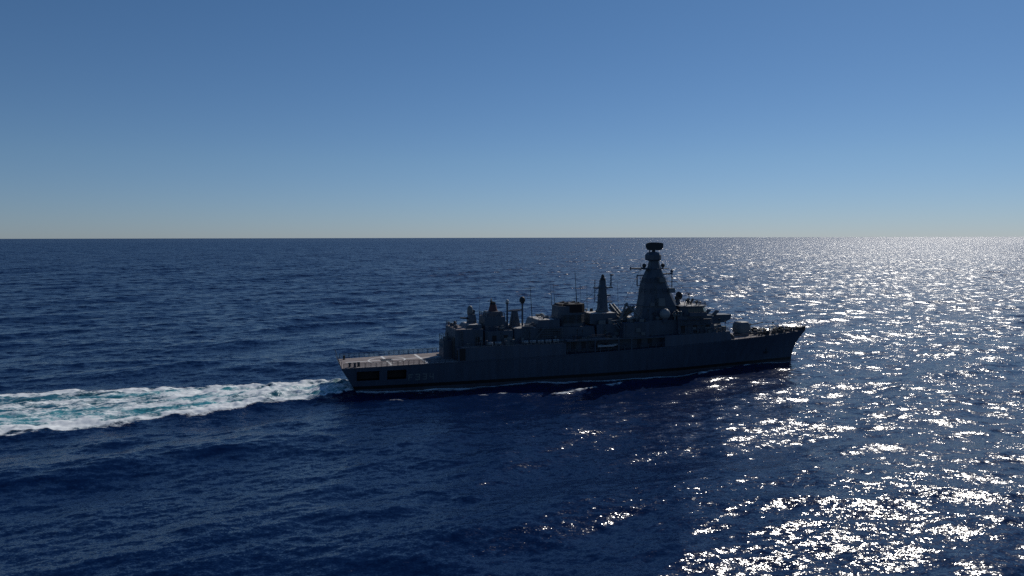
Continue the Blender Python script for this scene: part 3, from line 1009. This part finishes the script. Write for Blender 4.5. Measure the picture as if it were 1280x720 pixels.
tube(bm, (83.6, -5.7, 11.0), (84.8, -5.7, 11.0), .06); tube(bm, (83.6, -5.7, 10.2), (84.8, -5.7, 10.2), .05)
part("gantry", bm, GREY2, fwd)

# ---------------------------------------------------------------- foredeck and gun
fd = deck_sheet("foredeck", 88.75, 113.6, 0.05, 0.10, DECK)
bm = BM()
zg = zd(95.5)
lathe(bm, (95.6, 0, zg + .05), [(1.95, 0), (1.95, .35), (1.75, .5), (1.75, .75)], 24)
gun = part("naval_gun", bm, GREY)
bm = BM()
loft(bm, [rect8(93.85, 97.5, 1.6, zg + .75, .5), rect8(93.8, 97.6, 1.65, zg + 1.8, .5), rect8(93.95, 97.45, 1.55, zg + 2.9, .5), rect8(94.2, 97.1, 1.3, zg + 3.35, .5), rect8(94.6, 96.5, .9, zg + 3.5, .4)])
part("gun_turret", bm, GREY2, gun, False, .08)
bm = BM()
tube(bm, (97.3, 0, zg + 2.35), (98.3, 0, zg + 2.5), .24, .2, 12); tube(bm, (98.2, 0, zg + 2.48), (101.6, 0, zg + 2.95), .11, .09, 10); tube(bm, (101.4, 0, zg + 2.93), (101.9, 0, zg + 3.0), .13, .13, 10)
part("gun_barrel", bm, DARK, gun)
bm = BM()                                             # breakwater in a shallow V
for s in (-1, 1):
    loft(bm, [[(92.2, s * .0, zd(92)), (92.3, s * .0, zd(92)), (92.2, s * .0, zd(92) + 1.0), (92.1, s * .0, zd(92) + 1.0)],
              [(90.4, s * 5.0, zd(90)), (90.5, s * 5.0, zd(90)), (90.3, s * 5.0, zd(90) + .8), (90.2, s * 5.0, zd(90) + .8)]])
part("breakwater", bm, GREY, fd)
for s in (-1, 1):
    rail("guard_rail", edge_pts(89.6, 113.6, s, .14, .04, 14), parent=fd, h=1.1, step=1.7, r=.05)
for (x, y) in ((99.3, -2.9), (99.3, 2.9), (103.6, -2.3), (103.6, 2.3), (107.2, -1.5), (107.2, 1.5), (110.2, -.9), (110.2, .9)):
    bm = BM()
    for d in (-.4, .4): lathe(bm, (x + d, y, zd(x) + .05), [(.24, 0), (.24, .75), (.34, .8), (.30, .95)], 12)
    box(bm, x - .75, x + .75, y - .25, y + .25, zd(x) + .05, zd(x) + .14)
    part("mooring_bitts", bm, DARK, fd)
for (x, y) in ((102.0, -.9), (102.0, .9), (105.4, 0)):
    bm = BM()
    lathe(bm, (x, y, zd(x) + .05), [(.6, 0), (.62, .15), (.36, .35), (.34, .8), (.52, 1.0), (.5, 1.15), (.1, 1.25)], 16)
    part("capstan", bm, DARK, fd)
for (x, y, h) in ((98.8, -1.6, 1.25), (100.6, 1.8, 1.4), (104.2, -1.4, 1.2), (106.4, .9, 1.3), (108.8, -.3, 1.15)):
    bm = BM()
    tube(bm, (x, y, zd(x) + .05), (x, y, zd(x) + h * .75), .16, .16, 10)
    lathe(bm, (x, y, zd(x) + h * .7), [(.16, 0), (.42, .06), (.44, .3), (.3, .45), (.05, .5)], 14)
    part("ventilator", bm, DARK, fd)
for (x, y) in ((100.9, -3.0), (105.6, -1.9), (108.4, 1.2), (101.6, 2.9)):
    bm = BM()
    tube(bm, (x, y - .5, zd(x) + .6), (x, y + .5, zd(x) + .6), .3, .3, 12)
    for d in (-.5, .5): tube(bm, (x, y + d - .04, zd(x) + .6), (x, y + d + .04, zd(x) + .6), .56, .56, 16)
    box(bm, x - .4, x + .4, y - .6, y + .6, zd(x) + .05, zd(x) + .16)
    part("hawser_reel", bm, DARK, fd)
bm = BM()
box(bm, 98.0, 99.2, .2, 1.4, zd(98) + .05, zd(98) + .5); part("deck_hatch", bm, GREY, fd, bevel=.05)
bm = BM()
loft(bm, [[(112.2, -.85, 7.95), (114.6, -.2, 8.02), (114.6, .2, 8.02), (112.2, .85, 7.95)], [(112.5, -.75, 8.7), (114.7, -.25, 9.1), (114.7, .25, 9.1), (112.5, .75, 8.7)]])
part("bow_chock", bm, DARK, fd)
bm = BM()
tube(bm, (112.9, 0, 8.0), (113.6, 0, 10.6), .06, .04)
part("jackstaff", bm, GREY, fd)
for s in (-1, 1):
    bm = BM()
    tube(bm, (102.6, s * .9, zd(103) + .12), (108.0, s * 1.1, zd(108) + .12), .07, n=6)
    part("anchor_chain", bm, DARK, fd)

# ---------------------------------------------------------------- whip aerials
def whip(x, y, z0, z1, r=.08, lean=0.0, tee=False, parent=None):
    bm = BM()
    tube(bm, (x, y, z0), (x + lean * .3, y, z0 + (z1 - z0) * .3), r * 1.5, r, 6)
    tube(bm, (x + lean * .3, y, z0 + (z1 - z0) * .3), (x + lean, y, z1), r, r * .5, 6)
    if tee:
        tube(bm, (x + lean - 1.6, y - .6, z1 - .5), (x + lean + 1.4, y + .6, z1 - .4), .05, n=5)
        tube(bm, (x + lean, y - 1.0, z1 - .9), (x + lean, y + 1.0, z1 - .9), .04, n=5)
    return part("whip_aerial", bm, DARK, parent)
whip(40.3, 0, 13.4, 20.9, .08, -.5, True, mid)
whip(45.6, 1.5, 16.2, 21.2, .05, -.3, False, funnel)
whip(46.6, 2.0, 16.2, 21.8, .05, -.5, False, funnel)
whip(51.9, 1.6, 16.4, 24.2, .08, -.5, False, funnel)
whip(53.4, 2.2, 12.2, 21.0, .05, -.4, False, funnel)
whip(55.0, 2.6, 14.3, 20.8, .045, -.2, False, waist)
whip(63.2, 2.8, 13.0, 21.4, .05, -.3, False, waist)
whip(29.0, 3.5, 11.5, 18.0, .045, -.3, False, dirb)
whip(82.6, 3.0, 15.6, 20.0, .04, .2, False, bridge)

# ---------------------------------------------------------------- weather decks, and roof sheets with sunlight put into their lighter colour
def sheet(x0, x1, hy, z, mat, parent, name="roof_sun_sheet", y0=None):
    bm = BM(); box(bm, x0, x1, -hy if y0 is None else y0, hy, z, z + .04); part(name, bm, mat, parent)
sheet(77.3, 82.0, 4.7, 15.625, ROOF_SUN, bridge)
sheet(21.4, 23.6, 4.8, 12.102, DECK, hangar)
sheet(24.8, 27.4, 2.9, 12.852, ROOF_SUN, hangar)
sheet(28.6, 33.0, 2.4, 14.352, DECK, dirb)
sheet(35.2, 39.7, 4.5, 11.852, ROOF_SUN, mid)
sheet(40.8, 44.3, 3.8, 13.452, ROOF_SUN, mid)
sheet(53.7, 59.8, 2.7, 14.402, ROOF_SUN, waist)
sheet(61.5, 65.8, 3.2, 13.002, ROOF_SUN, waist)
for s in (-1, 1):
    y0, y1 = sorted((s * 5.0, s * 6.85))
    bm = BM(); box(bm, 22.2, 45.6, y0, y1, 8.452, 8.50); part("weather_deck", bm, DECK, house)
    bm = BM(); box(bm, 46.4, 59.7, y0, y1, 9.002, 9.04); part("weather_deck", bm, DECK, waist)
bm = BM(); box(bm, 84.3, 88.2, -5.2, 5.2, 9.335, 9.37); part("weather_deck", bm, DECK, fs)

# ---------------------------------------------------------------- the clutter of a working ship
rr = random.Random(21)
def clutter(parent, x0, x1, y0, y1, z, n, hmax=1.2, mats=None):
    for _ in range(n):
        x, y = rr.uniform(x0, x1), rr.uniform(y0, y1)
        m = rr.choice(mats or (GREY, GREY2, DARK, GREY2))
        bm = BM(); t = rr.random()
        if t < .4:
            w, d, h = rr.uniform(.4, 1.1), rr.uniform(.3, .7), rr.uniform(.4, hmax)
            box(bm, x, x + w, y, y + d, z, z + h, .03, .03, .03); part("deck_locker", bm, m, parent)
        elif t < .7:
            h = rr.uniform(.6, hmax + .2)
            tube(bm, (x, y, z), (x, y, z + h * .8), .14, .14, 8)
            lathe(bm, (x, y, z + h * .75), [(.14, 0), (.34, .05), (.33, .25), (.08, .35)], 10); part("ventilator", bm, m, parent)
        elif t < .85:
            h = rr.uniform(1.2, 2.6)
            tube(bm, (x, y, z), (x, y, z + h), .06, .05, 6); box(bm, x - .15, x + .15, y - .12, y + .12, z + h - .1, z + h + .25); part("lamp_post", bm, DARK, parent)
        else:
            tube(bm, (x, y, z + .45), (x + rr.uniform(.8, 1.5), y, z + .45), .28, .28, 10); tube(bm, (x + .4, y, z), (x + .4, y, z + .4), .12); part("gas_cylinder", bm, GREY2, parent)
clutter(hangar, 21.6, 23.2, -4.6, 4.2, 12.1, 6, .9)
clutter(house, 23, 34, -6.5, -5.7, 8.45, 9, 1.3)
clutter(house, 35.5, 45, -6.0, -5.4, 8.45, 7, 1.5)
clutter(dirb, 28.3, 34, -4.3, -3.0, 11.5, 5, 1.3)
clutter(mid, 35, 39.6, -4.3, -1.5, 11.86, 6, 1.0)
clutter(mid, 41, 44.2, -3.6, 2.5, 13.45, 5, .7)
clutter(waist, 46.8, 59.5, -6.6, -5.2, 9.0, 11, 1.4)
clutter(waist, 53.8, 56.2, -2.6, 2.2, 14.4, 4, 1.0)
clutter(waist, 59.0, 66, -4.4, -3.0, 12.0, 8, 1.6)
clutter(waist, 60, 66, -6.6, -5.4, 12.4, 5, .9)
clutter(bridge, 66.8, 70.0, -4.7, -3.8, 12.56, 4, 1.3)
clutter(bridge, 72.9, 76.4, -5.6, -4.4, 13.3, 6, 1.5)
clutter(bridge, 77.5, 82.2, -4.3, 3.5, 15.64, 6, .9, (DARK, GREY))
clutter(fwd, 84.4, 88.0, -5.3, -2.6, 9.35, 8, 1.5)
clutter(fs, 79.0, 84.0, -6.3, -6.0, 9.3, 4, 1.0)
clutter(fd, 97.9, 112.0, -.8, .8, 7.75, 7, 1.1, (DARK, GREY))
clutter(fd, 97.9, 106.0, -3.1, 2.6, 7.6, 10, 1.2, (DARK, GREY, GREY2))
# pipes, cable trunks and vertical ladders on the house sides
for par, x0, x1, y, z0, z1, n in ((hangar, 22.0, 26.9, -5.16, 8.5, 11.8, 5), (dirb, 28.2, 34.2, -4.66, 8.5, 11.3, 4), (mid, 35, 45.8, -4.86, 8.5, 11.7, 7),
                                  (waist, 46.8, 58, -4.98, 6.2, 8.7, 7), (waist, 54.6, 59.6, -4.62, 9.1, 11.9, 4), (waist, 60.2, 66, -7.04, 9.2, 12.2, 4), (bridge, 75, 83, -5.86, 9.3, 11.2, 6)):
    for _ in range(n):
        x = rr.uniform(x0, x1); bm = BM(); t = rr.random()
        if t < .35:
            for d in (0, .4): tube(bm, (x + d, y - .05, z0), (x + d, y - .02, z1), .035, n=5)
            k = z0 + .2
            while k < z1: tube(bm, (x, y - .05, k), (x + .4, y - .05, k), .025, n=4); k += .33
            part("ladder", bm, GREY2, par)
        elif t < .7:
            tube(bm, (x, y, z0), (x, y + .05, z1), .09, n=6); part("pipe", bm, GREY, par)
        else:
            z = rr.uniform(z0, z1 - 1); box(bm, x, x + rr.uniform(.5, 1.1), y - .22, y + .06, z, z + rr.uniform(.4, .9)); part("wall_cabinet", bm, GREY2, par)
for z, x0, x1, hy in ((18.82, 67.9, 74.9, 2.6), (21.32, 68.2, 74.0, 2.2)):
    P8 = rect8(x0, x1, hy, z, hy * .42)
    rail("guard_rail", P8 + P8[:1], h=.95, step=1.5, r=.045, parent=mast)
for a, b, c in (((70.2, -5.0, 24.4), (64, -5.4, 12.4), 0), ((70.2, 5.0, 24.4), (64, 5.4, 12.4), 0), ((69.4, 0, 24.6), (59.4, 0, 21.0), 0), ((70.3, -4.1, 22.4), (66.2, -5.0, 12.5), 0),
                ((57.0, 0, 20.4), (52.6, 0, 16.5), 0), ((72.8, 0, 24.9), (83.2, 0, 16.0), 0)):
    bm = BM(); tube(bm, a, b, .035, n=4); part("rigging_wire", bm, DARK, mast)

# ---------------------------------------------------------------- small boat stowed in the bay
boat = bpy.data.objects.new("small_boat", None)
COL.objects.link(boat)
bp = SHIP_O + SF * 56.3 + SP * -6.15
boat.location = (bp[0], bp[1], 6.75)
boat.rotation_euler = (0, 0, SHIP_TH)
boat["label"] = "small grey inflatable boat stowed in the recessed bay amidships"
boat["category"] = "boat"
bm = BM()
loft(bm, [[(x, -w, .55), (x, -w * .6, .12), (x, 0, k), (x, w * .6, .12), (x, w, .55)] for x, w, k in ((-2.6, .7, 0), (0, .72, 0), (1.6, .55, .06), (2.6, .12, .4))])
part("boat_hull", bm, DARK, boat)
bm = BM()
for s in (-1, 1):
    tube(bm, (-2.7, s * .75, .6), (1.2, s * .72, .62), .24, .24, 12); tube(bm, (1.2, s * .72, .62), (2.75, s * .08, .85), .24, .2, 12)
part("buoyancy_tube", bm, DOME, boat)
bm = BM(); box(bm, -.6, .4, -.35, .35, .5, 1.15, .2, .1, .05); part("steering_console", bm, DARK, boat)
bm = BM(); box(bm, -3.0, -2.5, -.3, .3, .5, 1.3, .1, .05, .05); part("outboard_engine", bm, BLACK, boat)
